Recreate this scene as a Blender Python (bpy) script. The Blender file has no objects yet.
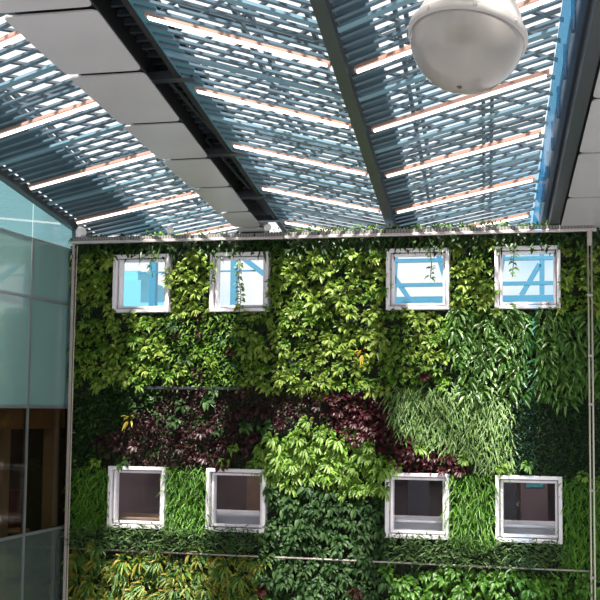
import bpy, math, random
import numpy as np
from mathutils import Vector, Matrix
random.seed(7); rng = np.random.default_rng(11)
S = bpy.context.scene; C = S.collection
PI = math.pi

# ---------------------------------------------------------------- materials
def mat(name, col, rough=.6, metal=0., spec=.5, coat=0., noise=0., nscale=8., bump=0., emit=None, es=1.):
    m = bpy.data.materials.new(name); m.use_nodes = True
    nt = m.node_tree; b = nt.nodes['Principled BSDF']
    b.inputs['Base Color'].default_value = (*col, 1); b.inputs['Roughness'].default_value = rough
    b.inputs['Metallic'].default_value = metal; b.inputs['Specular IOR Level'].default_value = spec
    b.inputs['Coat Weight'].default_value = coat
    if noise or bump:
        tc = nt.nodes.new('ShaderNodeTexCoord'); n = nt.nodes.new('ShaderNodeTexNoise')
        n.inputs['Scale'].default_value = nscale; n.inputs['Detail'].default_value = 5
        nt.links.new(tc.outputs['Object'], n.inputs['Vector'])
        if noise:
            r = nt.nodes.new('ShaderNodeValToRGB')
            r.color_ramp.elements[0].position = .3; r.color_ramp.elements[1].position = .7
            r.color_ramp.elements[0].color = (*[max(0, c*(1-noise)) for c in col], 1)
            r.color_ramp.elements[1].color = (*[min(1, c*(1+noise)) for c in col], 1)
            nt.links.new(n.outputs['Fac'], r.inputs['Fac']); nt.links.new(r.outputs['Color'], b.inputs['Base Color'])
        if bump:
            bp = nt.nodes.new('ShaderNodeBump'); bp.inputs['Strength'].default_value = bump
            nt.links.new(n.outputs['Fac'], bp.inputs['Height']); nt.links.new(bp.outputs['Normal'], b.inputs['Normal'])
    if emit:
        b.inputs['Emission Color'].default_value = (*emit, 1); b.inputs['Emission Strength'].default_value = es
    return m

def leafmat(name, cols, rough=.38, trans=.3, spec=.45):
    """leaf colour picked per leaf (random per island) between the stops of a ramp; part of the light passes through"""
    m = bpy.data.materials.new(name); m.use_nodes = True; nt = m.node_tree
    b = nt.nodes['Principled BSDF']; out = nt.nodes['Material Output']
    b.inputs['Roughness'].default_value = rough; b.inputs['Specular IOR Level'].default_value = spec
    g = nt.nodes.new('ShaderNodeNewGeometry'); r = nt.nodes.new('ShaderNodeValToRGB')
    e = r.color_ramp.elements
    while len(e) < len(cols): e.new(.5)
    for i, c in enumerate(cols):
        e[i].position = i/(len(cols)-1); e[i].color = (*c, 1)
    nt.links.new(g.outputs['Random Per Island'], r.inputs['Fac'])
    nt.links.new(r.outputs['Color'], b.inputs['Base Color'])
    t = nt.nodes.new('ShaderNodeBsdfTranslucent'); mx = nt.nodes.new('ShaderNodeMixShader')
    mx.inputs['Fac'].default_value = trans
    nt.links.new(r.outputs['Color'], t.inputs['Color'])
    nt.links.new(b.outputs[0], mx.inputs[1]); nt.links.new(t.outputs[0], mx.inputs[2])
    nt.links.new(mx.outputs[0], out.inputs['Surface'])
    return m

def glassmat(name, tint, alpha, rough=.03, gloss=1.0, diff=None):
    """sheet glass: mix of see-through and tinted body under a Fresnel mirror"""
    m = bpy.data.materials.new(name); m.use_nodes = True; nt = m.node_tree
    for n in list(nt.nodes): nt.nodes.remove(n)
    out = nt.nodes.new('ShaderNodeOutputMaterial')
    tr = nt.nodes.new('ShaderNodeBsdfTransparent'); tr.inputs['Color'].default_value = (*tint, 1)
    df = nt.nodes.new('ShaderNodeBsdfDiffuse'); df.inputs['Color'].default_value = (*(diff or tint), 1)
    gl = nt.nodes.new('ShaderNodeBsdfGlossy'); gl.inputs['Roughness'].default_value = rough
    gl.inputs['Color'].default_value = (gloss, gloss, gloss, 1)
    fr = nt.nodes.new('ShaderNodeFresnel'); fr.inputs['IOR'].default_value = 1.55
    m1 = nt.nodes.new('ShaderNodeMixShader'); m1.inputs['Fac'].default_value = alpha
    m2 = nt.nodes.new('ShaderNodeMixShader')
    nt.links.new(tr.outputs[0], m1.inputs[1]); nt.links.new(df.outputs[0], m1.inputs[2])
    gb = nt.nodes.new('ShaderNodeNewGeometry'); mt = nt.nodes.new('ShaderNodeMath'); mt.operation = 'SUBTRACT'; mt.use_clamp = True
    nt.links.new(fr.outputs[0], mt.inputs[0]); nt.links.new(gb.outputs['Backfacing'], mt.inputs[1])   # the mirror belongs to the outer face of the sheet
    nt.links.new(mt.outputs[0], m2.inputs['Fac']); nt.links.new(m1.outputs[0], m2.inputs[1]); nt.links.new(gl.outputs[0], m2.inputs[2])
    nt.links.new(m2.outputs[0], out.inputs['Surface'])
    return m

def stripemat(name, c0, c1):
    m = mat(name, c1, .5); nt = m.node_tree
    tc = nt.nodes.new('ShaderNodeTexCoord'); w = nt.nodes.new('ShaderNodeTexWave'); w.bands_direction = 'X'; w.inputs['Scale'].default_value = 6
    r = nt.nodes.new('ShaderNodeValToRGB'); r.color_ramp.elements[0].color = (*c0, 1); r.color_ramp.elements[1].color = (*c1, 1)
    r.color_ramp.elements[0].position = .3; r.color_ramp.elements[1].position = .5
    nt.links.new(tc.outputs['Object'], w.inputs['Vector']); nt.links.new(w.outputs['Fac'], r.inputs['Fac'])
    nt.links.new(r.outputs['Color'], nt.nodes['Principled BSDF'].inputs['Base Color'])
    return m

M = dict(
    cafe_fill=mat('cafe fill glow', (.9, .8, .6), .5, emit=(1, .8, .55), es=3.),
    hall=mat('dim hall wall', (.16, .14, .13), .8, noise=.3, nscale=.6),
    felt=mat('planting felt', (.012, .016, .010), .9, noise=.4),
    white=mat('white frame paint', (.78, .74, .78), .4),
    groove=mat('grey gasket', (.22, .2, .24), .6),
    pane=glassmat('window pane', (.93, .95, .96), .004, .02),
    floor=mat('grey stone floor', (.24, .24, .25), .5, noise=.12, nscale=1.5),
    slat=mat('blue grey slat paint', (.075, .12, .16), .35, spec=.6, noise=.12, nscale=1.5),
    slat_wide=mat('pale blue slat paint', (.14, .24, .31), .35, spec=.6),
    lattice=mat('dark steel lattice', (.05, .065, .085), .5),
    deck=mat('blue roof deck', (.06, .115, .165), .5),
    beam=mat('dark grey beam paint', (.03, .036, .042), .4, spec=.5),
    black=mat('black channel paint', (.008, .008, .010), .6),
    teal=mat('teal beam side paint', (.05, .18, .23), .4),
    navy=mat('navy beam paint', (.03, .055, .105), .45),
    panel=mat('grey soffit panel', (.36, .35, .365), .35, spec=.4, noise=.04, nscale=1.2),
    rust=mat('rust red glare edge', (.42, .24, .19), .5),
    tube=mat('gap glare', (.9, .85, .82), .4, emit=(1, .86, .80), es=3.2),  # emission carries the glare of the roof gaps
    rail=mat('pinkish aluminium', (.55, .49, .49), .35, metal=.5),
    tray=stripemat('perforated grey tray', (.10, .095, .09), (.22, .205, .20)),
    hole=mat('dark slot', (.03, .03, .03), .8),
    post=mat('weathered steel post', (.42, .37, .34), .45, metal=.3),
    cable=mat('pale steel cable', (.5, .47, .38), .4, metal=.5),
    lampwhite=mat('white lamp cap', (.56, .52, .50), .4),
    lampring=mat('grey lamp ring', (.33, .31, .30), .45),
    dome=mat('grey acrylic dome', (.20, .185, .172), .25, spec=.4, coat=.25),
    dark=mat('dark screw', (.04, .035, .03), .5),
    spot=mat('white floodlight body', (.75, .74, .74), .4),
    span=glassmat('teal back painted glass', (.3, .55, .54), 1., .04, 1., (.17, .29, .285)),
    clearg=glassmat('clear teal glass', (.6, .82, .85), .3, .02, 1., (.16, .34, .36)),
    vision=glassmat('dark vision glass', (.62, .58, .52), .03, .05, .35, (.05, .05, .045)),
    frost=glassmat('frosted lower glass', (.5, .55, .52), .55, .12, .8, (.10, .13, .12)),
    mullion=mat('grey mullion', (.20, .22, .23), .4, metal=.4),
    brown=mat('brown timber header', (.30, .19, .09), .6, noise=.2, nscale=3),
    column=mat('beige column', (.36, .30, .22), .6),
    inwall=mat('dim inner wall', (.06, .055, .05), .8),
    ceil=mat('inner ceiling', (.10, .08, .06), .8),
    tabletop=mat('pale yellow tabletop', (.55, .47, .27), .5),
    steel=mat('dull steel', (.3, .3, .3), .4, metal=.6),
    room=mat('mauve office wall', (.21, .145, .155), .7, noise=.15, nscale=1.2),
    roomfloor=mat('office carpet', (.13, .11, .12), .9),
    cabinet=mat('brown cabinet wood', (.30, .18, .12), .5, noise=.2, nscale=4),
    desk=mat('white counter', (.80, .78, .82), .4),
    chair=mat('dark chair fabric', (.045, .045, .06), .8),
    poster=mat('teal poster', (.08, .42, .47), .5),
    cyan=mat('cyan steel paint', (.03, .15, .25), .4),
    cyan2=mat('pale teal cladding', (.08, .26, .34), .5),
    fascia=glassmat('blue glass fascia', (.45, .72, .9), .3, .05, 1., (.16, .40, .55)),
    stem=mat('green stem', (.10, .13, .04), .6),
    office_fill=mat('office fill glow', (.9, .9, .9), .5, emit=(1, .90, .92), es=30.),
)
L = dict(
    bright=leafmat('bright yellow green leaf', [(.09, .19, .025), (.24, .37, .05), (.46, .54, .12), (.16, .29, .04)]),
    lime=leafmat('lime green leaf', [(.09, .21, .025), (.19, .36, .045), (.31, .47, .09)]),
    mid=leafmat('mid green leaf', [(.05, .13, .015), (.12, .26, .03), (.22, .36, .05)]),
    droop=leafmat('drooping sage leaf', [(.04, .12, .02), (.10, .22, .04), (.20, .35, .09)], rough=.3, spec=.6),
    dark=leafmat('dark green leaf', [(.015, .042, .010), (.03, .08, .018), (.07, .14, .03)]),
    deep=leafmat('deep green glossy leaf', [(.025, .07, .02), (.04, .10, .028), (.08, .16, .045)], rough=.42, spec=.3),
    purple=leafmat('purple leaf', [(.035, .013, .018), (.065, .018, .026), (.11, .026, .038), (.03, .035, .02)]),
    red=leafmat('reddish purple leaf', [(.05, .011, .017), (.085, .015, .023), (.13, .024, .037), (.04, .03, .02)]),
    grass=leafmat('bright grassy leaf', [(.05, .15, .02), (.10, .27, .025), (.18, .38, .045)]),
    fern=leafmat('grey green fern leaf', [(.10, .22, .05), (.20, .34, .10), (.30, .44, .15)]),
    fine=leafmat('fine dark leaf', [(.012, .04, .016), (.025, .07, .025), (.05, .11, .045)]),
    spiky=leafmat('spiky dark green leaf', [(.04, .09, .03), (.08, .16, .05), (.15, .24, .08)]),
    varieg=leafmat('variegated leaf', [(.06, .16, .03), (.14, .28, .04), (.34, .40, .05), (.46, .30, .06), (.10, .24, .05), (.06, .17, .06)]),
    round=leafmat('round green leaf', [(.05, .15, .025), (.10, .26, .03), (.17, .34, .05)]),
    yellow=leafmat('yellow leaf', [(.55, .48, .05), (.70, .52, .06)]),
)

# ---------------------------------------------------------------- mesh helpers
WL = {}
class MB:
    def __init__(s): s.v = []; s.f = []
    def poly(s, pts, faces):
        o = len(s.v); s.v += [tuple(p) for p in pts]; s.f += [tuple(i+o for i in f) for f in faces]; return s
    def hexa(s, p):      # p: four bottom corners then four top corners
        return s.poly(p, [(3, 2, 1, 0), (4, 5, 6, 7), (0, 1, 5, 4), (1, 2, 6, 5), (2, 3, 7, 6), (3, 0, 4, 7)])
    def box(s, x0, x1, y0, y1, z0, z1):
        return s.hexa([(x0, y0, z0), (x1, y0, z0), (x1, y1, z0), (x0, y1, z0), (x0, y0, z1), (x1, y0, z1), (x1, y1, z1), (x0, y1, z1)])
    def bar(s, a, b, w, h):      # square-ish bar from a to b
        a = Vector(a); b = Vector(b); d = (b-a).normalized()
        up = Vector((0, 0, 1)) if abs(d.z) < .9 else Vector((0, 1, 0))
        q = d.cross(up).normalized()*w/2; u = q.cross(d).normalized()*h/2
        return s.hexa([a-q-u, a+q-u, b+q-u, b-q-u, a-q+u, a+q+u, b+q+u, b-q+u])
    def tube(s, pts, r, n=8):
        pts = [Vector(p) for p in pts]; o = len(s.v)
        for i, p in enumerate(pts):
            d = (pts[min(i+1, len(pts)-1)]-pts[max(i-1, 0)]).normalized()
            up = Vector((0, 0, 1)) if abs(d.z) < .9 else Vector((1, 0, 0))
            q = d.cross(up).normalized(); u = q.cross(d)
            for k in range(n):
                a = 2*PI*k/n; s.v.append(tuple(p+q*math.cos(a)*r+u*math.sin(a)*r))
        for i in range(len(pts)-1):
            for k in range(n):
                k2 = (k+1) % n; s.f.append((o+i*n+k, o+i*n+k2, o+(i+1)*n+k2, o+(i+1)*n+k))
        s.f.append(tuple(o+k for k in reversed(range(n)))); s.f.append(tuple(o+(len(pts)-1)*n+k for k in range(n)))
        return s
    def lathe(s, prof, mtx=Matrix(), n=48):
        o = len(s.v)
        for r_, z in prof:
            for k in range(n):
                a = 2*PI*k/n; s.v.append(tuple(mtx @ Vector((r_*math.cos(a), r_*math.sin(a), z))))
        for i in range(len(prof)-1):
            for k in range(n):
                k2 = (k+1) % n; s.f.append((o+i*n+k, o+i*n+k2, o+(i+1)*n+k2, o+(i+1)*n+k))
        s.f.append(tuple(o+k for k in reversed(range(n)))); s.f.append(tuple(o+(len(prof)-1)*n+k for k in range(n)))
        return s
    def build(s, name, m, parent=None, smooth=False, bevel=0.):
        me = bpy.data.meshes.new(name)
        off = WL.get(parent.name, Vector()) if parent else Vector()
        me.from_pydata([tuple(Vector(p)-off) for p in s.v], [], s.f); me.update()
        import bmesh
        bm = bmesh.new(); bm.from_mesh(me); bmesh.ops.recalc_face_normals(bm, faces=bm.faces); bm.to_mesh(me); bm.free()
        if smooth:
            for p in me.polygons: p.use_smooth = True
        me.materials.append(m)
        o = bpy.data.objects.new(name, me); C.objects.link(o)
        if parent: o.parent = parent; WL[o.name] = off
        if bevel:
            b = o.modifiers.new('bevel', 'BEVEL'); b.width = bevel; b.segments = 2
        return o

def tag(o, label=None, cat=None, group=None, kind=None):
    if label: o['label'] = label
    if cat: o['category'] = cat
    if group: o['group'] = group
    if kind: o['kind'] = kind
    return o
def thing(name, loc, label, cat, group=None, kind=None):
    o = bpy.data.objects.new(name, None); C.objects.link(o); o.location = loc; o.empty_display_size = .1
    WL[o.name] = Vector(loc)
    return tag(o, label, cat, group, kind)
def structure(o): o['kind'] = 'structure'; return o
# ---------------------------------------------------------------- camera
cd = bpy.data.cameras.new('camera'); cam = bpy.data.objects.new('camera', cd); C.objects.link(cam)
cd.sensor_width = 36; cd.lens = 1223.5/600*36; cd.clip_end = 500
r_ = Vector((.96873, .247878, .01089)); u_ = Vector((.011602, -.089098, .995529)); f_ = Vector((-.247846, .964685, .089188))
cam.matrix_world = Matrix(((r_.x, u_.x, -f_.x, 9.7505), (r_.y, u_.y, -f_.y, -21.0191), (r_.z, u_.z, -f_.z, .0834), (0, 0, 0, 1)))
S.camera = cam

# ---------------------------------------------------------------- setting: floor, living wall backing, windows
structure(MB().box(-9, 18, -34, 9, -6.1, -6).build('floor', M['floor']))
structure(MB().box(-9, 18, -34.2, -34, -6, 5).build('wall_front', M['hall']))
WX = [.838, 2.712, 5.935, 7.804]; WW = 1.097; ROWS = [(1.819, 2.886), (-2.075, -.973)]
holes = [(x, x+WW, z0, z1) for (z0, z1) in ROWS for x in WX]
mb = MB()
xs = [-.0] + [v for x in WX for v in (x, x+WW)] + [10.6]
for i in range(len(xs)-1):
    if i % 2 == 0: mb.box(xs[i], xs[i+1], 0, .25, -6, 3.2)
    else:
        for z0, z1 in ((-6, ROWS[1][0]), (ROWS[1][1], ROWS[0][0]), (ROWS[0][1], 3.2)): mb.box(xs[i], xs[i+1], 0, .25, z0, z1)
structure(mb.build('wall_back', M['felt']))

wtxt = ['upper', 'lower']
for wi, (x0, x1, z0, z1) in enumerate(holes):
    w = thing('window_%d' % (wi+1), ((x0+x1)/2, 0, z0), None, None, kind='structure')
    t = .062; yf = -.2
    cb = MB()
    cb.box(x0, x0+t, yf, .1, z0, z1); cb.box(x1-t, x1, yf, .1, z0, z1)
    cb.box(x0+t, x1-t, yf, .1, z1-t, z1); cb.box(x0+t, x1-t, yf, .1, z0, z0+t)
    fr = cb.build('window_frame', M['white'], w, bevel=.008)
    g = MB(); a = t; b = t+.018
    g.box(x0+a, x0+b, -.06, .08, z0+a, z1-a); g.box(x1-b, x1-a, -.06, .08, z0+a, z1-a)
    g.box(x0+b, x1-b, -.06, .08, z1-b, z1-a); g.box(x0+b, x1-b, -.06, .08, z0+a, z0+b)
    g.build('gasket', M['groove'], w)
    s = MB(); c = b+.04
    s.box(x0+b, x0+c, -.10, .07, z0+b, z1-b); s.box(x1-c, x1-b, -.10, .07, z0+b, z1-b)
    s.box(x0+c, x1-c, -.10, .07, z1-c, z1-b); s.box(x0+c, x1-c, -.10, .07, z0+b, z0+c)
    s.build('sash', M['white'], w, bevel=.006)
    MB().box(x0+c, x1-c, -.02, -.01, z0+c, z1-c).build('pane', M['pane'], w)

# ---------------------------------------------------------------- slatted roof: a plane sloping down towards the wall, its ribs slightly skewed
def P(s, t, dz=0): return (s-.1*t, t, 3.45-.0905*t+dz)
def slat(mb, s0, s1, t0, slope, w, h, dz=0, tmin=-16.2, tmax=1.3):
    a, b = s0, s1
    # clip to the roof's ends
    def tt(s): return t0+slope*(s-s0)
    lo, hi = s0, s1
    for lim, sign in ((tmin+w/2, 1), (tmax-w/2, -1)):
        for _ in (0,):
            ta, tb = tt(lo), tt(hi)
            ina, inb = sign*(ta-lim) >= 0, sign*(tb-lim) >= 0
            if not ina and not inb: return False
            if not ina: lo = s0+(lim-t0)/slope
            if not inb: hi = s0+(lim-t0)/slope
    if hi-lo < .08: return False
    ta, tb = tt(lo), tt(hi)
    mb.hexa([P(lo, ta-w/2, dz), P(hi, tb-w/2, dz), P(hi, tb+w/2, dz), P(lo, ta+w/2, dz),
             P(lo, ta-w/2, dz+h), P(hi, tb-w/2, dz+h), P(hi, tb+w/2, dz+h), P(lo, ta+w/2, dz+h)])
    return True
ORD = ['nearest the living wall', 'second from the living wall', 'third from the living wall', 'fourth from the living wall',
       'fifth from the living wall', 'sixth from the living wall', 'seventh from the living wall', 'eighth from the living wall']
BAYS = [('left bay', .06, 3.42, -.59, 1.4, -1.15, 2.35), ('middle bay', 3.97, 5.86, .95, 5.0, -1.23, 2.27), ('right bay', 6.05, 8.42, -.77, 7.2, -1.32, 2.22)]
for bi, (bn, s0, s1, slope, sc, tl, pitch) in enumerate(BAYS):
    n = 9; dp = pitch/n
    for k in range(-2, 6):
        tb = tl-k*pitch                      # the glare strip of this module, taken at s = sc
        t_strip0 = tb-slope*(sc-s0)
        # emissive strip standing in for the glare of a roof gap
        hs = MB(); ok1 = slat(hs, s0+.05, s1-.03, t_strip0, slope, .12, .04, .0)
        if ok1:
            lt = thing('glare_strip', P(sc, min(tb, 1.2), 0), 'glowing strip for roof gap glare in the %s, %s' % (bn, ORD[k+2]), 'glare strip', 'glare strips in the slatted roof')
            hs.build('glare_edge', M['rust'], lt)
            df = MB(); slat(df, s0+.08, s1-.06, t_strip0, slope, .06, .03, -.025); df.build('glare_face', M['tube'], lt)
        sl = MB(); wd = MB(); any_ = False
        for j in range(1, n):
            t0 = t_strip0-j*dp
            if j == 5:
                w_ = slat(wd, s0, s1, t0, slope, .13, .035, -.01); any_ |= w_
            else:
                any_ |= slat(sl, s0, s1, t0, slope, .075, .03, 0)
        if any_:
            pn = thing('slat_panel', P(sc, min(tb-pitch/2, 1.2), 0), 'blue grey slat panel in the %s, %s' % (bn, ORD[k+2]), 'ceiling panel', 'slat panels of the roof')
            if sl.v: sl.build('slats', M['slat'], pn)
            if wd.v: wd.build('wide_slat', M['slat_wide'], pn)['label'] = 'wide pale blue slat'
    # upper lattice crossing the other way, with purlins along the roof
    la = thing('roof_lattice', P((s0+s1)/2, -8, .42), 'dark crossing bars above the slats of the %s' % bn, 'roof lattice', 'roof lattices')
    lm = MB(); t0 = -19
    while t0 < 3:
        slat(lm, s0-.1, s1+.1, t0, -slope*1.05, .075, .03, .34); t0 += .60
    lm.build('crossing_bars', M['lattice'], la)
    for q in ((.24, .29, .66, .71) if bi != 1 else (.42, .5, .86)):
        s = s0+(s1-s0)*q
        MB().hexa([P(s-.025, -16, .48), P(s+.025, -16, .48), P(s+.025, .4, .48), P(s-.025, 1.2, .48), P(s-.025, -16, .56), P(s+.025, -16, .56), P(s+.025, .4, .56), P(s-.025, .4, .56)]).build('purlin', M['lattice'], la)
    um = MB(); t0 = -19
    while t0 < 3:
        slat(um, s0-.1, s1+.1, t0, slope, .09, .04, .95); t0 += 1.7
    um.build('top_bars', M['lattice'], la)
def along(name, m, s0, s1, d0, d1, label, cat, t0=-16.2, t1=1.3, parent=None, s0b=None, s1b=None):
    o = MB().hexa([P(s0, t0, d0), P(s1, t0, d0), P(s1 if s1b is None else s1b, t1, d0), P(s0 if s0b is None else s0b, t1, d0),
                   P(s0, t0, d1), P(s1, t0, d1), P(s1 if s1b is None else s1b, t1, d1), P(s0 if s0b is None else s0b, t1, d1)]).build(name, m, parent)
    if label: tag(o, label, cat)
    return o
along('roof_beam', M['beam'], -.12, .01, -.05, .12, 'dark roof beam above the left glass wall', 'beam')
along('roof_beam', M['beam'], 5.875, 6.03, -.07, .30, 'dark grey roof beam between the middle and right slatted bays', 'beam')
along('roof_deck', M['deck'], .03, .85, .14, .18, 'blue roof deck strip over the left edge of the left bay', 'roof deck', s1b=1.5)
along('roof_deck', M['deck'], 6.04, 6.42, .14, .18, 'narrow blue roof deck strip beside the middle beam', 'roof deck')
# black service channel
ch = thing('service_channel', P(3.75, -8, .1), 'black open channel between the left grey panels and the teal beam side', 'roof channel')
along('channel_top', M['black'], 3.44, 4.0, .40, .46, None, None, parent=ch)
along('channel_side', M['black'], 3.44, 3.50, .02, .40, None, None, parent=ch)
along('channel_side', M['black'], 3.86, 3.92, .02, .40, None, None, parent=ch)
for t in (-13, -10.6, -7.2, -4.1, -1.7, -.1):
    MB().hexa([P(3.45, t, .0), P(4.1, t, .0), P(4.1, t+.14, .0), P(3.45, t+.14, .0), P(3.45, t, .1), P(4.1, t, .1), P(4.1, t+.14, .1), P(3.45, t+.14, .1)]).build('cross_bar', M['beam'], ch)
MB().tube([P(3.6, -7.0, .2), P(3.85, -4.2, .12)], .025).build('pipe', M['beam'], ch)
MB().tube([P(3.55, -4.2, .2), P(3.75, -1.8, .12)], .025).build('pipe', M['beam'], ch)
for i in range(36):
    t = -9.2+i*.25
    MB().hexa([P(3.5, t, .3), P(3.86, t, .3), P(3.86, t+.06, .3), P(3.5, t+.06, .3), P(3.5, t, .36), P(3.86, t, .36), P(3.86, t+.06, .36), P(3.5, t+.06, .36)]).build('louvre', M['lattice'], ch)
along('teal_beam', M['teal'], 3.93, 4.20, .034, .05, 'teal painted beam side along the black channel', 'beam', s1b=4.12)

# soffit panels: rounded grey sheets, left strip and right strip
def rounded(pts, rad, n=5):
    out = []; N = len(pts)
    for i in range(N):
        p = Vector(pts[i]); a = Vector(pts[i-1])-p; b = Vector(pts[(i+1) % N])-p
        p0 = p+a.normalized()*rad; p1 = p+b.normalized()*rad
        for k in range(n+1):
            t = k/n; out.append((1-t)**2*p0+2*t*(1-t)*p+t*t*p1)
    return out
def sheet(name, corners, m, th, rad, label, group):
    q = rounded(corners, rad); n = len(q)
    mb = MB(); mb.poly([tuple(v) for v in q]+[(v.x, v.y, v.z+th) for v in q], [tuple(reversed(range(n))), tuple(range(n, 2*n))]+[(i, (i+1) % n, n+(i+1) % n, n+i) for i in range(n)])
    o = mb.build(name, m); return tag(o, label, 'ceiling panel', group)
jt = [.35, -.62, -1.7, -3.22, -4.72, -6.32, -8.12, -9.88, -11.7, -13.5, -15.3]
def sl_left(t): return 3.29+t*.062 if t > -20 else 0
for i in range(len(jt)-1):
    a, b = jt[i]-.05, jt[i+1]+.05
    nm = ['half hidden behind the rail'] + ORD
    sheet('ceiling_tile', [P(sl_left(a), a, -.25), P(sl_left(b), b, -.25), P(3.73, b, -.25), P(3.73, a, -.25)], M['panel'], .018, .09,
          'grey tile in the tapering strip left of the black channel, %s' % ((ORD+['ninth from the living wall', 'tenth from the living wall'])[i]), 'grey panels left of the black channel')
along('tile_backing', M['black'], 2.5, 3.70, -.20, -.17, 'black backing sheet above the left grey tiles', 'roof deck', t0=-15, t1=.2, s0b=3.40)
# right side: glass fascia, navy beams, soffit
along('glass_fascia', M['fascia'], 8.41, 8.57, .05, .07, 'pale blue glass strip closing the right bay', 'glass strip', s0b=8.46, s1b=8.58)
along('roof_beam', M['navy'], 8.60, 8.66, -.06, .42, 'navy roof beam web right behind the blue glass strip', 'beam')
for i, t in enumerate([-14.4, -12.8, -11.2, -9.6, -8, -6.6, -5.2, -3.8, -2.4, -1]):
    tag(MB().hexa([P(8.56, t, -.03), P(8.60, t, -.03), P(8.60, t+.1, -.03), P(8.56, t+.1, -.03), P(8.56, t, .36), P(8.60, t, .36), P(8.60, t+.1, .36), P(8.56, t+.1, .36)]).build('beam_stiffener', M['navy']),
        'navy stiffener plate between the blue glass strip and the right roof beam', 'bracket', 'stiffener plates of the right roof beam')
along('roof_beam', M['beam'], 8.70, 8.86, -.27, .3, 'dark edge beam beside the right grey tiles', 'beam')
along('soffit_backing', M['black'], 8.88, 11, -.14, -.10, 'black backing above the right grey tiles', 'roof deck')
jr = [.3, -2.12, -4.4, -6.55, -8.8, -11.0, -13.2, -15.4]
for i in range(len(jr)-1):
    a, b = jr[i]-.035, jr[i+1]+.035
    sheet('ceiling_tile', [P(8.89, a, -.30), P(8.89, b, -.30), P(11, b, -.30), P(11, a, -.30)], M['panel'], .018, .1,
          'grey tile in the right hand soffit, %s' % ORD[i], 'grey tiles of the right soffit')

# ---------------------------------------------------------------- rail above the living wall, posts, floodlights
yr = -.32
ra = thing('top_rail', (4.75, yr, 3.08), 'long pinkish aluminium rail running along the top of the living wall', 'rail')
MB().box(.06, 9.5, yr-.04, yr+.06, 3.085, 3.135).build('light_strip', M['rail'], ra, bevel=.008)
segs = 8; w = 9.4/segs
for i in range(segs):
    x0 = .08+i*w
    MB().box(x0, x0+w-.03, yr-.03, yr+.16, 3.138, 3.20).build('tray', M['tray'], ra)
for x in (.6, 2.3, 4.1, 5.9, 7.7, 9.2): MB().box(x, x+.04, yr+.05, .0, 3.10, 3.16).build('bracket', M['tray'], ra)
pl = thing('post', (.11, yr, -6), 'thin weathered steel post at the left edge of the living wall', 'post')
MB().box(.085, .135, yr-.03, yr+.03, -6, 3.08).build('shaft', M['post'], pl, bevel=.006)
for z in (-4, -2.2, -.4, 1.4, 2.8): MB().box(.10, .12, yr+.03, .0, z, z+.03).build('bracket', M['post'], pl)
MB().tube([(.175, yr, 3.05), (.17, yr, 2.6), (.16, yr, 1), (.16, yr, -6)], .010).build('cable', M['cable'], pl)
pr = thing('cable_post', (9.39, yr, -6), 'pair of pale steel rods with clips near the right edge of the living wall', 'post')
for dx in (-.028, .028): MB().tube([(9.385+dx, yr, 3.09), (9.385+dx, yr, -6)], .016).build('rod', M['cable'], pr, smooth=True)
for z in (-4, -2.6, -1.2, .2, 1.0, 2.0, 2.9): MB().box(9.34, 9.43, yr-.025, yr+.025, z, z+.04).build('clip', M['post'], pr)
MB().box(9.35, 9.42, yr-.06, yr+.05, 2.85, 3.1).build('end_bracket', M['post'], pr)
MB().box(9.37, 9.40, yr+.02, 0, -1.2, -1.17).build('standoff', M['post'], pr)
for x, wh, tx in ((.2, 1, 'leftmost white floodlight standing on the top rail by the glass wall'), (1.95, .7, 'small floodlight on the top rail above the first upper window'), (3.78, .7, 'small floodlight on the top rail below the tip of the grey panels'), (9.42, .8, 'white round floodlight at the right end of the top rail')):
    fl = thing('floodlight', (x, yr+.05, 3.2), tx, 'floodlight', 'floodlights on the top rail')
    k = wh
    MB().box(x-.03*k, x+.03*k, yr+.02, yr+.08, 3.2, 3.24+.04*k).build('base', M['spot'], fl)
    mt = Matrix.Translation((x+.02, yr+.03, 3.30+.03*k)) @ Matrix.Rotation(math.radians(125), 4, 'X') @ Matrix.Rotation(.5, 4, 'Y')
    MB().lathe([(.035*k, -.13*k), (.05*k, -.12*k), (.095*k, .02*k), (.10*k, .07*k), (.085*k, .075*k), (.07*k, .05*k)], mt, 20).build('lamp_head', M['spot'], fl, smooth=True)

# thin irrigation pipes and ledge
pp = thing('irrigation_pipe', (4.7, -.26, -2.5), 'thin pale pipe running across the wall below the lower windows', 'pipe')
MB().tube([(.15, -.22, -2.47), (3.0, -.22, -2.475), (6, -.22, -2.48), (9.38, -.22, -2.49)], .016).build('tube', M['post'], pp, smooth=True)
for x in (.8, 2.4, 4.2, 6.2, 8): MB().box(x, x+.03, -.21, 0, -2.5, -2.47).build('clip', M['post'], pp)
lg = tag(MB().box(1.5, 3.35, -.2, 0, .42, .47).build('planter_ledge', M['beam'], bevel=.006), 'dark narrow planter ledge above the left purple plants', 'ledge')

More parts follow.
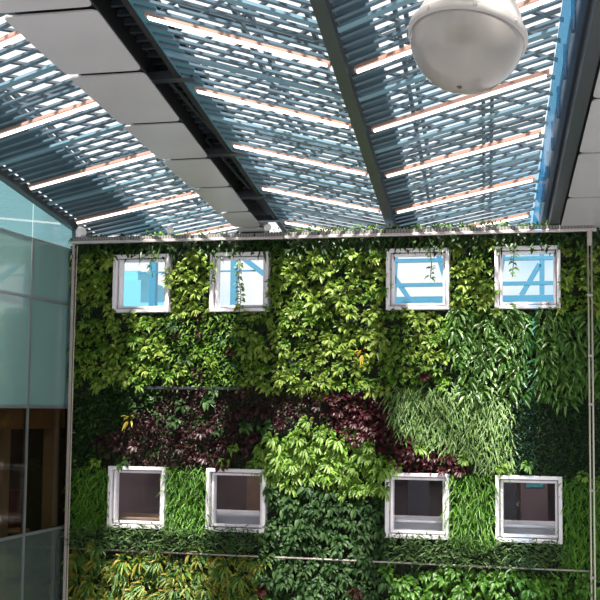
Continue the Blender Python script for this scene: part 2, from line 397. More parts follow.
# ---------------------------------------------------------------- left glass wall (plane x = 0) and the room behind it
gz = [-6, -2.09, .08, 1.97, 3.0, 3.35]
gy = [-9.0, -7.35, -5.6, -3.7, -1.77, -.06]
names = {0: ('frost', 'frosted lower'), 1: ('vision', 'dark clear'), 2: ('span', 'frosted teal'), 3: ('span', 'upper frosted teal'), 4: ('clearg', 'top clear')}
gw = thing('wall_left', (0, -4, -6), None, None, kind='structure')
for j in range(len(gy)-1):
    for i in range(len(gz)-1):
        y0, y1, z0, z1 = gy[j]+.02, gy[j+1]-.02, gz[i]+.015, gz[i+1]-.015
        if i == 4:
            top0 = 3.45-.0905*y0+.12; top1 = 3.45-.0905*y1+.12
            MB().hexa([(-.015, y0, z0), (.0, y0, z0), (.0, y1, z0), (-.015, y1, z0), (-.015, y0, top0), (.0, y0, top0), (.0, y1, top1), (-.015, y1, top1)]).build('glass_pane', M['clearg'], gw)
        else:
            MB().box(-.015, 0, y0, y1, z0, z1).build('glass_pane', M[names[i][0]], gw)['label'] = names[i][1]+' glass pane'
for y in gy: MB().box(-.05, .02, y-.025, y+.025, -6, 3.0 if y < -.1 else 3.4).build('mullion', M['mullion'], gw)
for z in (-2.09, .08, 1.97): MB().box(-.05, .015, -9, -.06, z-.025, z+.025).build('transom', M['mullion'], gw)
MB().box(-.02, .008, -9, -.06, 2.99, 3.01).build('joint', M['mullion'], gw)
# room
tag(MB().box(-1.6, -1.3, -6, -.6, .06, .11).build('cafe_fill_light', M['cafe_fill']), 'added fill light inside the room behind the left glass wall', 'lamp')  # unseen glowing slab added to brighten the brown header
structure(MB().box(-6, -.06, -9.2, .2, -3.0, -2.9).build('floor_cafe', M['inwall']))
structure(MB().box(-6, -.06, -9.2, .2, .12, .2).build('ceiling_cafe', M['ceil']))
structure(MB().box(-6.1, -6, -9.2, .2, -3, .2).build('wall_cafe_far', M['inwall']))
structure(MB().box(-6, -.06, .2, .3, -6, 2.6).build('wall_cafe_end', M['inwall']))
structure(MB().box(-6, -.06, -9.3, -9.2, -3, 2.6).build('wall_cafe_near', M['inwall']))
structure(MB().box(-.6, -.08, -9, -.1, -.30, .12).build('trim_header', M['brown']))
tag(MB().box(-.45, -.22, -2.15, -1.9, -2.9, .12).build('column', M['column'], bevel=.02), 'beige column behind the dark panes of the left glass wall', 'column')
tag(MB().box(-.35, -.12, -.42, -.2, -2.9, .12).build('column', M['column'], bevel=.02), 'narrow beige column in the corner behind the left glass wall', 'column')
gr = thing('guard_rail', (-2.4, -4.5, -2.9), 'grey guard rail seen dimly through the dark pane', 'rail')
MB().tube([(-2.4, -8.5, -1.02), (-2.4, -.8, -1.02)], .03).build('handrail', M['steel'], gr)
for y in (-8, -6, -4, -2.6): MB().tube([(-2.4, y, -2.9), (-2.4, y, -1.02)], .02).build('baluster', M['steel'], gr)
def table(x, y, r0, label):
    t = thing('cafe_table', (x, y, -2.9), label, 'table', 'tables behind the left glass wall')
    MB().lathe([(r0, .78), (r0+.02, .80), (r0+.02, .82), (r0, .84)], Matrix.Translation((x, y, -2.9)), 28).build('tabletop', M['tabletop'], t)
    MB().tube([(x, y, -2.88), (x, y, -2.1)], .04).build('leg', M['steel'], t)
    MB().lathe([(.25, 0), (.25, .02), (.05, .04)], Matrix.Translation((x, y, -2.9)), 20).build('base', M['steel'], t)
table(-.55, -2.75, .3, 'pale yellow round table behind the glass, nearest the left picture edge')
table(-.5, -1.15, .26, 'pale yellow round table behind the glass beside the living wall')
tag(MB().box(-.9, -.6, -1.0, -.7, -2.9, -1.4).build('bin', mat('dull red plastic', (.12, .012, .015), .5), bevel=.03), 'dark red bin standing behind the dark pane', 'bin')

# ---------------------------------------------------------------- office behind the lower windows
structure(MB().box(.1, 10.4, .25, 5.2, -3.1, -3.0).build('floor_office', M['roomfloor']))
structure(MB().box(.1, 10.4, .25, 5.2, -.3, -.2).build('ceiling_office', M['ceil']))
structure(MB().box(.0, 10.5, 5.2, 5.3, -3.1, -.2).build('wall_office_back', M['room']))
structure(MB().box(.0, .1, .25, 5.2, -3.1, -.2).build('wall_office_left', M['room']))
structure(MB().box(10.4, 10.5, .25, 5.2, -3.1, -.2).build('wall_office_right', M['room']))
structure(MB().box(4.3, 4.4, .25, 5.2, -3.0, -.3).build('wall_office_middle', M['room']))
for i, (x0, x1, lab) in enumerate(((2.2, 4.1, 'white counter behind the second lower window'), (4.6, 7.2, 'white counter behind the third lower window'), (7.35, 9.6, 'bright white counter behind the fourth lower window'), (.3, 1.9, 'low counter behind the first lower window'))):
    t = thing('counter', ((x0+x1)/2, .8, -3), lab, 'counter')
    z = (-1.80, -1.80, -1.82, -1.92)[i]
    MB().box(x0, x1, .27, 1.15, z-.05, z).build('worktop', M['desk'] if i < 3 else M['cabinet'], t, bevel=.01)
    MB().box(x0+.03, x1-.03, .34, 1.1, -3, z-.05).build('carcass', M['desk'] if i < 3 else M['cabinet'], t)
def cab(x0, x1, y0, z0, z1, label):
    t = thing('cabinet', ((x0+x1)/2, y0, z0), label, 'cabinet')
    MB().box(x0, x1, y0, y0+.5, z0, z1).build('body', M['cabinet'], t, bevel=.01)
    n = max(2, int((x1-x0)/.7)); w = (x1-x0)/n
    for i in range(n):
        d = MB().box(x0+i*w+.015, x0+(i+1)*w-.015, y0-.025, y0, z0+.03, z1-.03).build('door', M['cabinet'], t)
        MB().box(x0+(i+1)*w-.09, x0+(i+1)*w-.06, y0-.05, y0-.025, (z0+z1)/2-.08, (z0+z1)/2+.08).build('handle', M['steel'], d)
cab(5.3, 7.0, 4.65, -1.35, -.45, 'brown wall cabinet seen through the third lower window')
cab(7.7, 8.3, 4.65, -3.0, -.7, 'tall brown cabinet seen through the fourth lower window')
cab(2.0, 4.0, 4.65, -3.0, -1.2, 'low brown cabinet seen through the second lower window')
tag(MB().box(8.1, 8.42, 2.90, 2.93, -1.35, -.75).build('poster_board', M['poster']), 'teal poster board seen in the top right of the fourth lower window', 'poster')
tag(MB().box(8.0, 8.5, 2.93, 3.05, -3, -.45).build('pillar', M['room']), 'mauve pillar carrying the teal poster', 'pillar')
def office_chair(x, y, label):
    t = thing('office_chair', (x, y, -3), label, 'chair', 'office chairs')
    MB().box(x-.24, x+.24, y-.24, y+.24, -2.15, -2.06).build('seat', M['chair'], t, bevel=.03)
    MB().box(x-.22, x+.22, y+.22, y+.28, -1.98, -1.2).build('backrest', M['chair'], t, bevel=.03)
    MB().box(x-.03, x+.03, y+.2, y+.3, -2.1, -1.8).build('back_bar', M['chair'], t)
    MB().tube([(x, y, -2.95), (x, y, -2.1)], .03).build('pillar', M['steel'], t)
    for k in range(5):
        a = 2*PI*k/5; MB().bar((x, y, -2.94), (x+.28*math.cos(a), y+.28*math.sin(a), -2.97), .04, .04).build('leg', M['chair'], t)
office_chair(7.75, 2.1, 'dark office chair behind the fourth lower window')
office_chair(6.1, 2.2, 'dark office chair behind the third lower window')
dt = thing('office_table', (8.0, 3.4, -3), 'pale table with slim legs beside the dark chair', 'table')
MB().box(7.2, 7.95, 3.0, 3.6, -1.72, -1.68).build('tabletop', M['desk'], dt, bevel=.008)
for sx in (7.26, 7.89):
    for sy in (3.06, 3.54): MB().tube([(sx, sy, -3), (sx, sy, -1.72)], .02).build('leg', M['steel'], dt)
for i, (x, y) in enumerate(((1.6, 2.6), (3.2, 1.5), (6.2, 1.5), (8.6, 1.4))):
    tag(MB().box(x-.5, x+.5, y-.08, y+.08, -.34, -.3).build('office_fill_light', M['office_fill']), 'added fill light behind the %s lower window' % ['first', 'second', 'third', 'fourth'][i], 'lamp', 'added office fill lights')  # glowing slabs added to brighten the rooms and counters

# ---------------------------------------------------------------- outside, seen through the upper windows: cyan steel and a pale block
st = thing('steel_frame', (7.6, 2.6, -.2), 'cyan steel frame seen through the two right upper windows', 'steel frame')
for z in (2.50, 2.98): MB().box(5.2, 9.6, 2.55, 2.67, z, z+.07).build('horizontal_bar', M['cyan'], st)
MB().box(5.2, 9.6, 2.5, 2.7, 2.14, 2.30).build('horizontal_bar', M['cyan'], st)
for a, b in (((5.5, 2.6, -.2), (5.62, 2.6, 3.4)), ((6.35, 2.6, 3.5), (6.75, 2.6, 2.1)), ((5.45, 2.6, 2.9), (6.0, 2.6, 2.1)), ((7.55, 2.6, 2.1), (7.78, 2.6, 3.5)), ((8.42, 2.6, -.2), (8.45, 2.6, 3.5)), ((8.05, 2.6, 2.3), (8.4, 2.6, 2.9))):
    MB().bar(a, b, .09, .09).build('strut', M['cyan'], st)
s2 = thing('steel_frame', (2.2, 2.6, -.2), 'cyan steel posts and brace seen through the two left upper windows', 'steel frame')
for a, b, w in (((.55, 2.6, -.2), (.55, 2.6, 3.2), .14), ((2.3, 2.6, -.2), (2.3, 2.6, 3.3), .13), ((2.2, 2.6, 3.35), (3.2, 2.6, 2.6), .10), ((3.25, 2.6, -.2), (3.25, 2.6, 3.0), .07)):
    MB().bar(a, b, w, w).build('strut', M['cyan'], s2)
MB().box(.2, 3.6, 2.58, 2.62, 2.86, 2.89).build('glazing_bar', M['cyan'], s2)
MB().box(-1, 4.2, 2.5, 2.7, 2.0, 2.16).build('horizontal_bar', M['cyan'], s2)
bl = thing('office_block', (-.2, 14, -6), 'pale teal stepped building seen outside the first upper window', 'building')
MB().box(-5.6, -4.3, 14, 17, -6, 4.0).build('tower', M['cyan2'], bl); MB().box(-4.3, -2.9, 14, 17, -6, 3.3).build('wing', M['cyan2'], bl)
MB().box(-5.3, -4.6, 14.5, 16, 4.0, 4.35).build('roof_box', M['cyan2'], bl)

# ---------------------------------------------------------------- round hanging lamp
R = .40
lc = Vector((8.822, -12.951, 2.597))
ax = Matrix.Translation(lc) @ Matrix.Rotation(math.radians(6.5), 4, 'Y') @ Matrix.Rotation(math.radians(-15), 4, 'X') @ Matrix.Rotation(math.radians(0), 4, 'Z')
lampz = 3.45-.0905*lc.y
hl = thing('hanging_lamp', lc, 'round grey dome lamp with a white cap hanging below the slatted roof', 'lamp')
prof = [(R*.965*math.sin(a), -R*.965*math.cos(a)) for a in [i*PI/2/24 for i in range(1, 25)]]
MB().lathe([(.002, -R*.966)]+prof+[(R*.95, .03)], ax, 64).build('dome', M['dome'], hl, smooth=True)
MB().lathe([(R*.965, -.035), (R*1.0, -.03), (R*1.01, 0), (R*1.0, .03), (R*.965, .035)], ax, 64).build('ring', M['lampring'], hl, smooth=True)
cp = MB().lathe([(R*.97, .03), (R*.94, .06), (R*.82, .20), (R*.66, .30), (R*.40, .37), (R*.16, .40), (R*.14, .46)], ax, 64).build('cap', M['lampwhite'], hl, smooth=True)
for k in range(8):
    a = 2*PI*k/8+.2; c_ = ax @ Vector((R*1.0*math.cos(a), R*1.0*math.sin(a), 0))
    MB().lathe([(.012, -.012), (.016, 0), (.012, .012)], Matrix.Translation(c_), 8).build('ring_clip', M['lampring'], hl)
MB().lathe([(.016, -R*.978), (.018, -R*.962)], ax, 12).build('screw', M['dark'], hl)
top = ax @ Vector((0, 0, .45))
MB().tube([top, (top.x, top.y, top.z+.12), (top.x, top.y, lampz+.1)], .035, 12).build('stem', M['lampring'], hl, smooth=True)
tag(MB().box(8.825-1.6, 8.825+1.6, top.y-.06, top.y+.06, lampz+.05, lampz+.15).build('lamp_crossbar', M['beam']), 'dark crossbar in the roof carrying the round lamp', 'beam')
# ---------------------------------------------------------------- leaves
def leaf_arrays(base, d, length, width, droop, nrm_bias, fold=.18, roll=0.):
    """vectorised leaves. base, d: (n,3); length, width, droop: (n,). Eight vertices each, bent along gravity, folded at the midrib"""
    n = len(base)
    ts = np.array([0., .33, .68, 1.]); wf = np.array([.12, 1., .82, 0.])
    g = np.array([0, 0, -1.])
    pts = [base+d*(length*t)[:, None]+g*(droop*length*t*t)[:, None] for t in ts]
    tan = d+g*droop[:, None]
    tan /= np.linalg.norm(tan, axis=1)[:, None]
    side = np.cross(tan, nrm_bias); side /= np.linalg.norm(side, axis=1)[:, None]+1e-9
    nor = np.cross(side, tan)
    V = np.zeros((n, 8, 3))
    V[:, 0] = pts[0]
    for i, k in ((1, 1), (2, 4)):
        h = (width*wf[i]/2)[:, None]
        V[:, k] = pts[i]-side*h+nor*h*fold*2; V[:, k+1] = pts[i]; V[:, k+2] = pts[i]+side*h+nor*h*fold*2
    V[:, 7] = pts[3]
    return V.reshape(-1, 3)
LF = [(0, 2, 1), (0, 3, 2), (1, 2, 5, 4), (2, 3, 6, 5), (4, 5, 7), (5, 6, 7)]
def leaf_mesh(name, V, m):
    n = len(V)//8
    loops = []; 
    base = np.arange(n)*8
    tot = np.concatenate([np.array(f) for f in LF]); L_ = len(tot)
    idx = (base[:, None]+tot[None, :]).ravel()
    cnt = np.tile(np.array([len(f) for f in LF]), n)
    st = np.concatenate([[0], np.cumsum(cnt)[:-1]])
    me = bpy.data.meshes.new(name)
    me.vertices.add(len(V)); me.vertices.foreach_set('co', V.astype(np.float32).ravel())
    me.loops.add(len(idx)); me.loops.foreach_set('vertex_index', idx.astype(np.int32))
    me.polygons.add(len(cnt)); me.polygons.foreach_set('loop_start', st.astype(np.int32))
    me.polygons.foreach_set('use_smooth', np.ones(len(cnt), bool))
    me.update(calc_edges=True); me.validate()
    me.materials.append(m)
    return me
def plant_mesh(name, m, nl, ln, wd, droop, up=.25, spread=1., out=.55):
    """a rosette growing out of the wall towards -y: leaves fan out round the crown"""
    a = rng.uniform(0, 2*PI, nl)
    o = rng.uniform(out*.4, out*1.5, nl)
    d = np.stack([np.cos(a)*spread, -o, np.sin(a)*spread*.8+up], 1); d /= np.linalg.norm(d, axis=1)[:, None]
    stem = rng.uniform(.15, .9, nl)
    base = d*(stem*ln*.8)[:, None]
    lf = ln*rng.uniform(.7, 1.25, nl); w = wd*rng.uniform(.75, 1.2, nl)
    nb = np.stack([rng.normal(0, .25, nl), -np.ones(nl)*.75, np.ones(nl)*.8], 1)
    return leaf_mesh(name, leaf_arrays(base, d, lf, w, droop*rng.uniform(.5, 1.4, nl), nb), m)

ZONE = {
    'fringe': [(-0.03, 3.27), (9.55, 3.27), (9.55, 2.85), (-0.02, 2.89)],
    'gapA': [(-0.06, 3.01), (0.84, 2.99), (0.87, 1.8), (-0.03, 1.81)],
    'gapB': [(1.84, 3.0), (2.72, 2.98), (2.75, 1.78), (1.87, 1.79)],
    'gapC': [(3.7, 2.96), (6.03, 2.98), (6.03, 1.79), (3.72, 1.77)],
    'gapD': [(6.95, 2.96), (7.86, 2.93), (7.86, 1.8), (6.95, 1.78)],
    'gapE': [(8.86, 2.95), (9.65, 2.96), (9.64, 1.79), (8.85, 1.79)],
    'F': [(-0.03, 1.92), (1.94, 1.9), (1.88, 0.5), (0.01, 0.36)],
    'G': [(1.84, 1.9), (3.37, 1.88), (3.39, 0.45), (1.78, 0.44)],
    'H': [(3.27, 1.92), (6.03, 1.93), (5.92, 0.4), (3.3, 0.38)],
    'I': [(5.96, 1.93), (7.07, 1.92), (7.12, 0.53), (5.9, 0.47)],
    'J': [(7.01, 1.95), (9.64, 1.95), (9.62, 0.33), (7.88, 0.28), (7.04, 0.53)],
    'N': [(5.9, 0.54), (7.04, 0.55), (8.02, 0.25), (8.11, -0.95), (7.29, -0.7), (6.09, -0.28)],
    'O': [(7.85, 0.31), (9.62, 0.43), (9.61, -0.95), (8.62, -1.01), (8.11, -0.95)],
    'M': [(4.87, 0.5), (5.97, 0.51), (6.11, -0.25), (7.33, -0.67), (7.33, -0.97), (6.01, -1.03), (5.83, -0.46), (4.95, -0.27)],
    'P': [(3.54, -0.67), (4.19, -0.17), (5.16, -0.12), (5.94, -0.49), (6.05, -1.31), (5.7, -1.49), (4.95, -1.16), (3.73, -1.26)],
    'L': [(0.48, -0.51), (1.88, 0.23), (1.78, 0.48), (4.94, 0.46), (4.95, -0.2), (4.19, -0.17), (3.54, -0.67), (3.24, -0.96), (0.49, -1.02)],
    'K': [(0.01, 0.43), (1.88, 0.48), (1.88, 0.19), (0.48, -0.51), (0.49, -1.02), (0.06, -1.03)],
    'Q': [(0.06, -0.99), (0.84, -0.98), (0.88, -2.16), (0.09, -2.19)],
    'R': [(1.89, -0.95), (2.72, -0.94), (2.74, -2.1), (1.91, -2.13)],
    'S': [(6.97, -0.94), (7.81, -0.96), (7.81, -2.18), (6.97, -2.08)],
    'T': [(8.87, -0.93), (9.61, -0.92), (9.59, -2.55), (8.85, -2.53)],
    'U': [(0.09, -2.08), (3.85, -2.06), (3.85, -2.44), (0.1, -2.51)],
    'V': [(0.06, -2.5), (3.82, -2.42), (3.76, -3.75), (0.06, -3.95)],
    'W': [(3.73, -1.16), (6.04, -1.27), (6.08, -2.45), (5.95, -3.63), (3.73, -3.75)],
    'X': [(5.98, -2.05), (9.59, -2.08), (9.59, -2.53), (6.02, -2.56)],
    'Y': [(5.95, -2.51), (9.59, -2.52), (9.57, -3.75), (5.92, -3.63)],
}
def inside(poly, x, z):
    c = False; n = len(poly)
    for i in range(n):
        x0, z0 = poly[i]; x1, z1 = poly[i-1]
        if (z0 > z) != (z1 > z) and x < (x1-x0)*(z-z0)/(z1-z0)+x0: c = not c
    return c
def in_window(x, z, m): return any(a-m < x < b+m and c-m < z < d+m for a, b, c, d in holes)
order = list(ZONE)
def zone_of(x, z):
    for k in order:
        if inside(ZONE[k], x, z): return k
    return None
def points(zone, sp, margin, jitter=.45):
    p = ZONE[zone]; x0 = min(q[0] for q in p); x1 = max(q[0] for q in p); z0 = min(q[1] for q in p); z1 = max(q[1] for q in p)
    out = []; row = 0; z = z0+sp*.3
    while z < z1:
        x = x0+sp*(.2+.5*(row % 2))
        while x < x1:
            xx = x+random.uniform(-jitter, jitter)*sp; zz = z+random.uniform(-jitter, jitter)*sp
            xe = xx+random.gauss(0, .07); ze = zz+random.gauss(0, .07)      # ragged borders between the plantings
            if zone_of(xe, ze) == zone and not in_window(xx, zz, margin) and .02 < xx < 10.4: out.append((xx, zz))
            x += sp
        z += sp*.87; row += 1
    return out

def carpet(name, zone, sp, m, ln, wd, droop, out, up, label, cat, margin=.0, y=(-.02, -.16), group=None, lift=0.):
    pts = np.array(points(zone, sp, margin)); n = len(pts)
    base = np.stack([pts[:, 0], rng.uniform(y[1], y[0], n), pts[:, 1]+lift], 1)
    a = rng.normal(0, .75, n)
    d = np.stack([np.sin(a), -np.abs(rng.normal(out, .25, n)), np.cos(a)*up+rng.normal(0, .25, n)], 1); d /= np.linalg.norm(d, axis=1)[:, None]
    nb = np.stack([rng.normal(0, .35, n), -np.ones(n)*.8, np.ones(n)*.7], 1)
    V = leaf_arrays(base, d, ln*rng.uniform(.65, 1.3, n), wd*rng.uniform(.7, 1.25, n), droop*rng.uniform(.5, 1.5, n), nb)
    o = bpy.data.objects.new(name, leaf_mesh(name, V, m)); C.objects.link(o)
    return tag(o, label, cat, group, 'stuff')

# undergrowth over the whole wall
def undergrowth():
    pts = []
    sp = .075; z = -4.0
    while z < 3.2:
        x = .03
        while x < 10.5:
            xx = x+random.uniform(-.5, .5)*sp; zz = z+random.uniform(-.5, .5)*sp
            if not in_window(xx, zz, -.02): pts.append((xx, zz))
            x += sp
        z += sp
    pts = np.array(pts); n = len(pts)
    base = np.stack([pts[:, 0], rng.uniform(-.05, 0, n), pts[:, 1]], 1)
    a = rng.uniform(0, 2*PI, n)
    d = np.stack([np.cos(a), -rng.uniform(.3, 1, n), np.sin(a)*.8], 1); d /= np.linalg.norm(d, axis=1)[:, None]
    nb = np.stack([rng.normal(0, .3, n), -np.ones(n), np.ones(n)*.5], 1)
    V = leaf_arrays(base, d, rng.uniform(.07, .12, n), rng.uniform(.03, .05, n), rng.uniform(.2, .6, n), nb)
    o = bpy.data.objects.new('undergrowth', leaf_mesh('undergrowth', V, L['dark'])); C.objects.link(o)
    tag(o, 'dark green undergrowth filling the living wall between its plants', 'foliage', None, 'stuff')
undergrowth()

# carpets too fine to count
carpet('hanging_foliage', 'fringe', .05, L['dark'], .12, .045, .7, .6, -.2, 'foliage hanging under the top rail, its shade put into dark leaves', 'foliage', margin=-.06, y=(-.05, -.27))  # the rail's shade on these plants is put into the dark leaf colour
carpet('trailing_groundcover', 'G', .045, L['mid'], .09, .04, .6, .7, .1, 'mixed mid green foliage below the second upper window', 'foliage')
carpet('small_leaved_groundcover', 'K', .045, L['dark'], .09, .05, .5, .7, .2, 'dark small leaved foliage beside the left post at mid height', 'foliage')
carpet('pale_fern_foliage', 'N', .034, L['fern'], .14, .022, .9, .7, .0, 'grey green fine hanging fern foliage above the third and fourth lower windows', 'ferns')
carpet('dark_fine_foliage', 'O', .030, L['fine'], .08, .022, .5, .7, .3, 'very dark fine foliage at the right above the fourth lower window', 'foliage')
carpet('grassy_foliage', 'Q', .032, L['grass'], .17, .022, .9, .6, .3, 'bright grassy foliage between the left post and the first lower window', 'grass')
carpet('grassy_foliage', 'R', .032, L['grass'], .17, .022, .9, .6, .3, 'bright grassy foliage between the first and second lower windows', 'grass')
carpet('grassy_foliage', 'S', .032, L['grass'], .19, .020, .9, .6, .3, 'bright grassy foliage between the third and fourth lower windows', 'grass')
carpet('grassy_foliage', 'T', .034, L['grass'], .16, .022, .9, .6, .3, 'green grassy foliage right of the fourth lower window', 'grass')
carpet('spiky_groundcover', 'U', .036, L['spiky'], .17, .024, .4, .7, .9, 'dark spiky groundcover under the two left lower windows', 'foliage', margin=-.05, y=(-.19, -.30), lift=.05)
carpet('spiky_groundcover', 'X', .036, L['spiky'], .17, .024, .4, .7, .9, 'dark spiky groundcover under the two right lower windows', 'foliage', margin=-.05, y=(-.19, -.30), lift=.05)
carpet('purple_groundcover', 'L', .042, L['purple'], .06, .035, .4, .7, .2, 'dark purple low foliage between the ledge and the two left lower windows', 'foliage')
carpet('purple_groundcover', 'M', .042, L['red'], .08, .05, .4, .7, .2, 'reddish purple low foliage above the third lower window', 'foliage')

# single plants
KIND = {
 'bright': ('yellow_green_plant', [plant_mesh('leafy_plant', L['bright'], 30, .098, .046, .35) for _ in range(4)]),
 'lime':   ('lime_green_plant', [plant_mesh('leafy_plant', L['lime'], 32, .105, .043, .6) for _ in range(3)]),
 'mid':    ('leafy_plant', [plant_mesh('leafy_plant', L['mid'], 30, .085, .040, .4) for _ in range(4)]),
 'droop':  ('drooping_plant', [plant_mesh('drooping_plant', L['droop'], 28, .125, .042, .9, up=.45) for _ in range(4)]),
 'deep':   ('ivy_plant', [plant_mesh('ivy_plant', L['deep'], 22, .085, .062, .8, up=.1) for _ in range(4)]),
 'round':  ('round_leaved_plant', [plant_mesh('round_leaved_plant', L['round'], 24, .10, .058, .5) for _ in range(4)]),
 'purple': ('purple_plant', [plant_mesh('purple_plant', L['purple'], 26, .075, .045, .5) for _ in range(3)]),
 'red': ('purple_plant', [plant_mesh('purple_plant', L['red'], 26, .075, .045, .5) for _ in range(3)]),
 'varieg': ('variegated_plant', [plant_mesh('variegated_plant', L['varieg'], 34, .125, .030, .6, up=.3) for _ in range(4)]),
 'yellow': ('yellow_plant', [plant_mesh('yellow_plant', L['yellow'], 9, .15, .05, .8) for _ in range(1)]),
}
def put(kind, x, z, y, sc, label, group, cat='plant'):
    nm, ms = KIND[kind]
    o = bpy.data.objects.new(nm, random.choice(ms)); C.objects.link(o)
    o.location = (x, y, z); o.rotation_euler = (0, random.uniform(-.5, .5), 0); o.scale = (sc, sc, sc)
    return tag(o, label, cat, group)
def planting(zone, sp, mix, label, group, margin=.02, y=(-.03, -.26), sc=(.75, 1.25)):
    for x, z in points(zone, sp, margin):
        put(random.choice(mix), x, z, random.uniform(*y), random.uniform(*sc), label, group)
planting('gapA', .165, ['bright', 'bright', 'mid'], 'bright yellow green leafy plant between the left post and the first upper window', 'plants left of the first upper window')
planting('gapB', .16, ['bright'], 'bright yellow green leafy plant between the first and second upper windows', 'plants between the first and second upper windows')
planting('gapC', .17, ['bright', 'bright', 'mid'], 'yellow green leafy plant between the second and third upper windows', 'plants between the second and third upper windows')
planting('gapD', .16, ['bright', 'bright', 'mid'], 'yellow green leafy plant between the third and fourth upper windows', 'plants between the third and fourth upper windows')
planting('gapE', .17, ['mid', 'bright'], 'green leafy plant right of the fourth upper window', 'plants right of the fourth upper window')
planting('F', .165, ['mid', 'mid', 'bright'], 'green leafy plant below the first upper window', 'plants below the first upper window')
planting('G', .30, ['mid', 'deep', 'bright', 'purple'], 'small mixed leafy plant below the second upper window', 'plants below the second upper window')
planting('H', .185, ['bright', 'bright', 'bright', 'mid'], 'yellow green rosette plant in the middle of the wall below the upper windows', 'rosette plants in the middle of the wall')
planting('I', .165, ['bright', 'mid', 'mid'], 'green leafy plant below the third upper window', 'plants below the third upper window')
planting('J', .165, ['droop'], 'long leaved drooping plant below the fourth upper window', 'drooping plants below the fourth upper window', y=(-.05, -.15))
planting('P', .165, ['lime'], 'lime green bushy plant between the second and third lower windows', 'lime plants between the second and third lower windows')
planting('L', .30, ['purple', 'purple', 'deep'], 'dark purple plant above the two left lower windows', 'purple plants above the left lower windows')
planting('M', .2, ['red'], 'reddish purple plant above the third lower window', 'purple plants above the third lower window')
planting('W', .17, ['deep'], 'dark green ivy like plant below the lime plants at the bottom middle', 'dark ivy like plants at the bottom middle', y=(-.06, -.22))
planting('V', .18, ['varieg'], 'yellow striped narrow leaved plant at the bottom left below the pipe', 'variegated plants at the bottom left')
planting('Y', .18, ['round'], 'round leaved green plant at the bottom right below the pipe', 'round leaved plants at the bottom right')
for x, z, k, lab in ((6.62, .72, 'red', 'single purple plant below the third upper window'), (3.80, -3.02, 'red', 'purple plant at the bottom edge beside the variegated plants'), (5.45, -3.0, 'red', 'purple plant at the bottom edge in the dark ivy'),
                     (5.55, 1.08, 'yellow', 'small plant with yellowed leaves below the third upper window'), (1.25, -.12, 'yellow', 'small yellow leaved plant in the dark foliage above the first lower window')):
    o = put(k, x, z, -.2, 1.25 if k == 'red' else .8, lab, None)
for x, z in ((7.3, -.72), (7.9, -.85), (8.35, -.80), (6.55, -.55), (9.25, -.95), (.6, -.9), (3.05, -.85), (3.2, -.6)):
    put('lime', x, z, -.18, .8, 'small lime green plant just above the lower window tops', 'small lime plants above the lower windows')
# trailing vines in front of the upper windows
def vine(pts, n, m, label):
    t = thing('trailing_vine', pts[0], label, 'vine', 'vines hanging before the upper windows')
    MB().tube(pts, .008, 5).build('stem', M['stem'], t)
    P_ = np.array(pts); k = rng.uniform(0, len(pts)-1.001, n); i = k.astype(int); fr = (k-i)[:, None]
    base = P_[i]*(1-fr)+P_[i+1]*fr-np.array(pts[0])
    a = rng.uniform(-1, 1, n)*1.6
    d = np.stack([np.sin(a), -rng.uniform(.3, .8, n), np.cos(a)*.5], 1); d /= np.linalg.norm(d, axis=1)[:, None]
    nb = np.stack([rng.normal(0, .3, n), -np.ones(n)*.7, np.ones(n)*.8], 1)
    o = bpy.data.objects.new('leaves', leaf_mesh('leaves', leaf_arrays(base, d, rng.uniform(.07, .13, n), rng.uniform(.03, .06, n), rng.uniform(.3, .9, n), nb), m)); C.objects.link(o); o.parent = t
vine([(3.30, -.24, 2.72), (3.28, -.25, 2.4), (3.33, -.25, 2.1), (3.30, -.24, 1.8)], 60, L['bright'], 'yellow green vine climbing across the second upper window')
vine([(2.78, -.24, 2.9), (2.80, -.25, 2.5), (2.76, -.25, 2.3)], 18, L['mid'], 'short vine at the left side of the second upper window')
vine([(6.70, -.24, 2.95), (6.74, -.25, 2.6), (6.72, -.24, 2.35)], 22, L['mid'], 'thin vine hanging in the third upper window')
vine([(8.15, -.24, 2.95), (8.13, -.25, 2.6), (8.11, -.24, 2.35)], 20, L['mid'], 'thin vine hanging at the left of the fourth upper window')
vine([(1.62, -.24, 2.95), (1.60, -.25, 2.7), (1.64, -.24, 2.45)], 16, L['mid'], 'thin vine hanging at the right of the first upper window')
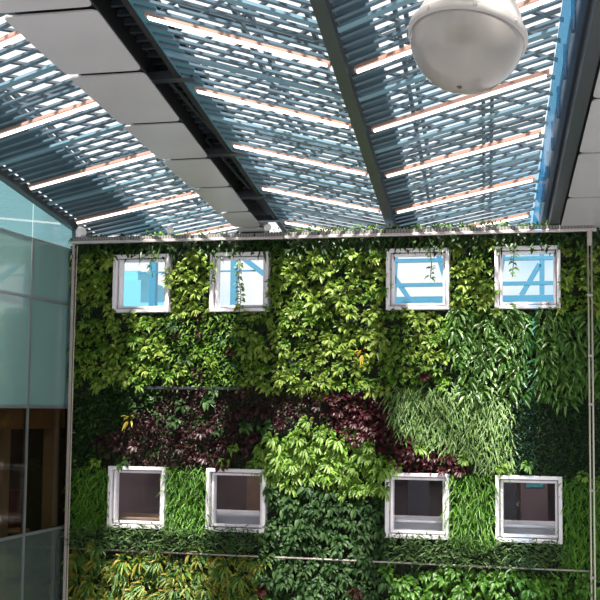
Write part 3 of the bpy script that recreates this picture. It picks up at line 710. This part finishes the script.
# creeping plants on top of the wall, behind the rail
pts = [(x, -.1+rng.uniform(-.08, .3), 3.2) for x in np.concatenate([rng.uniform(.3, 10.4, 260), rng.uniform(4.2, 10.4, 620)])]
base = np.array(pts); n = len(base); a = rng.normal(0, .8, n)
d = np.stack([np.sin(a), rng.normal(-.2, .3, n), np.abs(np.cos(a))], 1); d /= np.linalg.norm(d, axis=1)[:, None]
base = base+d*rng.uniform(0, .1, n)[:, None]*np.where(base[:, 0] > 8.8, 2, 1)[:, None]
V = leaf_arrays(base, d, rng.uniform(.06, .14, n), rng.uniform(.02, .04, n), rng.uniform(.2, .7, n), np.tile(np.array([[0, -.8, .6]]), (n, 1)))
o = bpy.data.objects.new('creeping_foliage', leaf_mesh('creeping_foliage', V, L['mid'])); C.objects.link(o)
tag(o, 'green foliage creeping along the top of the wall above the rail', 'foliage', None, 'stuff')

# ---------------------------------------------------------------- light
wd = bpy.data.worlds.new('sky'); S.world = wd; wd.use_nodes = True; nt = wd.node_tree
bg = nt.nodes['Background']
tc = nt.nodes.new('ShaderNodeTexCoord'); nz = nt.nodes.new('ShaderNodeTexNoise'); mp = nt.nodes.new('ShaderNodeMapping'); mp.inputs['Location'].default_value = (.3, 5.2, 2.2); nz.inputs['Scale'].default_value = 6; nz.inputs['Detail'].default_value = 4
rp = nt.nodes.new('ShaderNodeValToRGB'); rp.color_ramp.elements[0].position = .34; rp.color_ramp.elements[1].position = .46
rp.color_ramp.elements[0].color = (.42, .74, 1, 1); rp.color_ramp.elements[1].color = (1, 1, 1, 1)
nt.links.new(tc.outputs['Generated'], mp.inputs['Vector']); nt.links.new(mp.outputs['Vector'], nz.inputs['Vector']); nt.links.new(nz.outputs['Fac'], rp.inputs['Fac']); nt.links.new(rp.outputs['Color'], bg.inputs['Color'])
bg.inputs['Strength'].default_value = 1.15
sd = bpy.data.lights.new('sun', 'SUN'); sd.energy = 19.0; sd.angle = math.radians(4.0); sd.color = (1, .95, .86)
so = bpy.data.objects.new('sun', sd); C.objects.link(so)
so.rotation_euler = Vector((.10, -.52, .90)).to_track_quat('Z', 'Y').to_euler()

S.view_settings.view_transform = 'Standard'; S.view_settings.look = 'None'; S.view_settings.gamma = 1; S.view_settings.use_curve_mapping = False
S.view_settings.exposure = 0.0
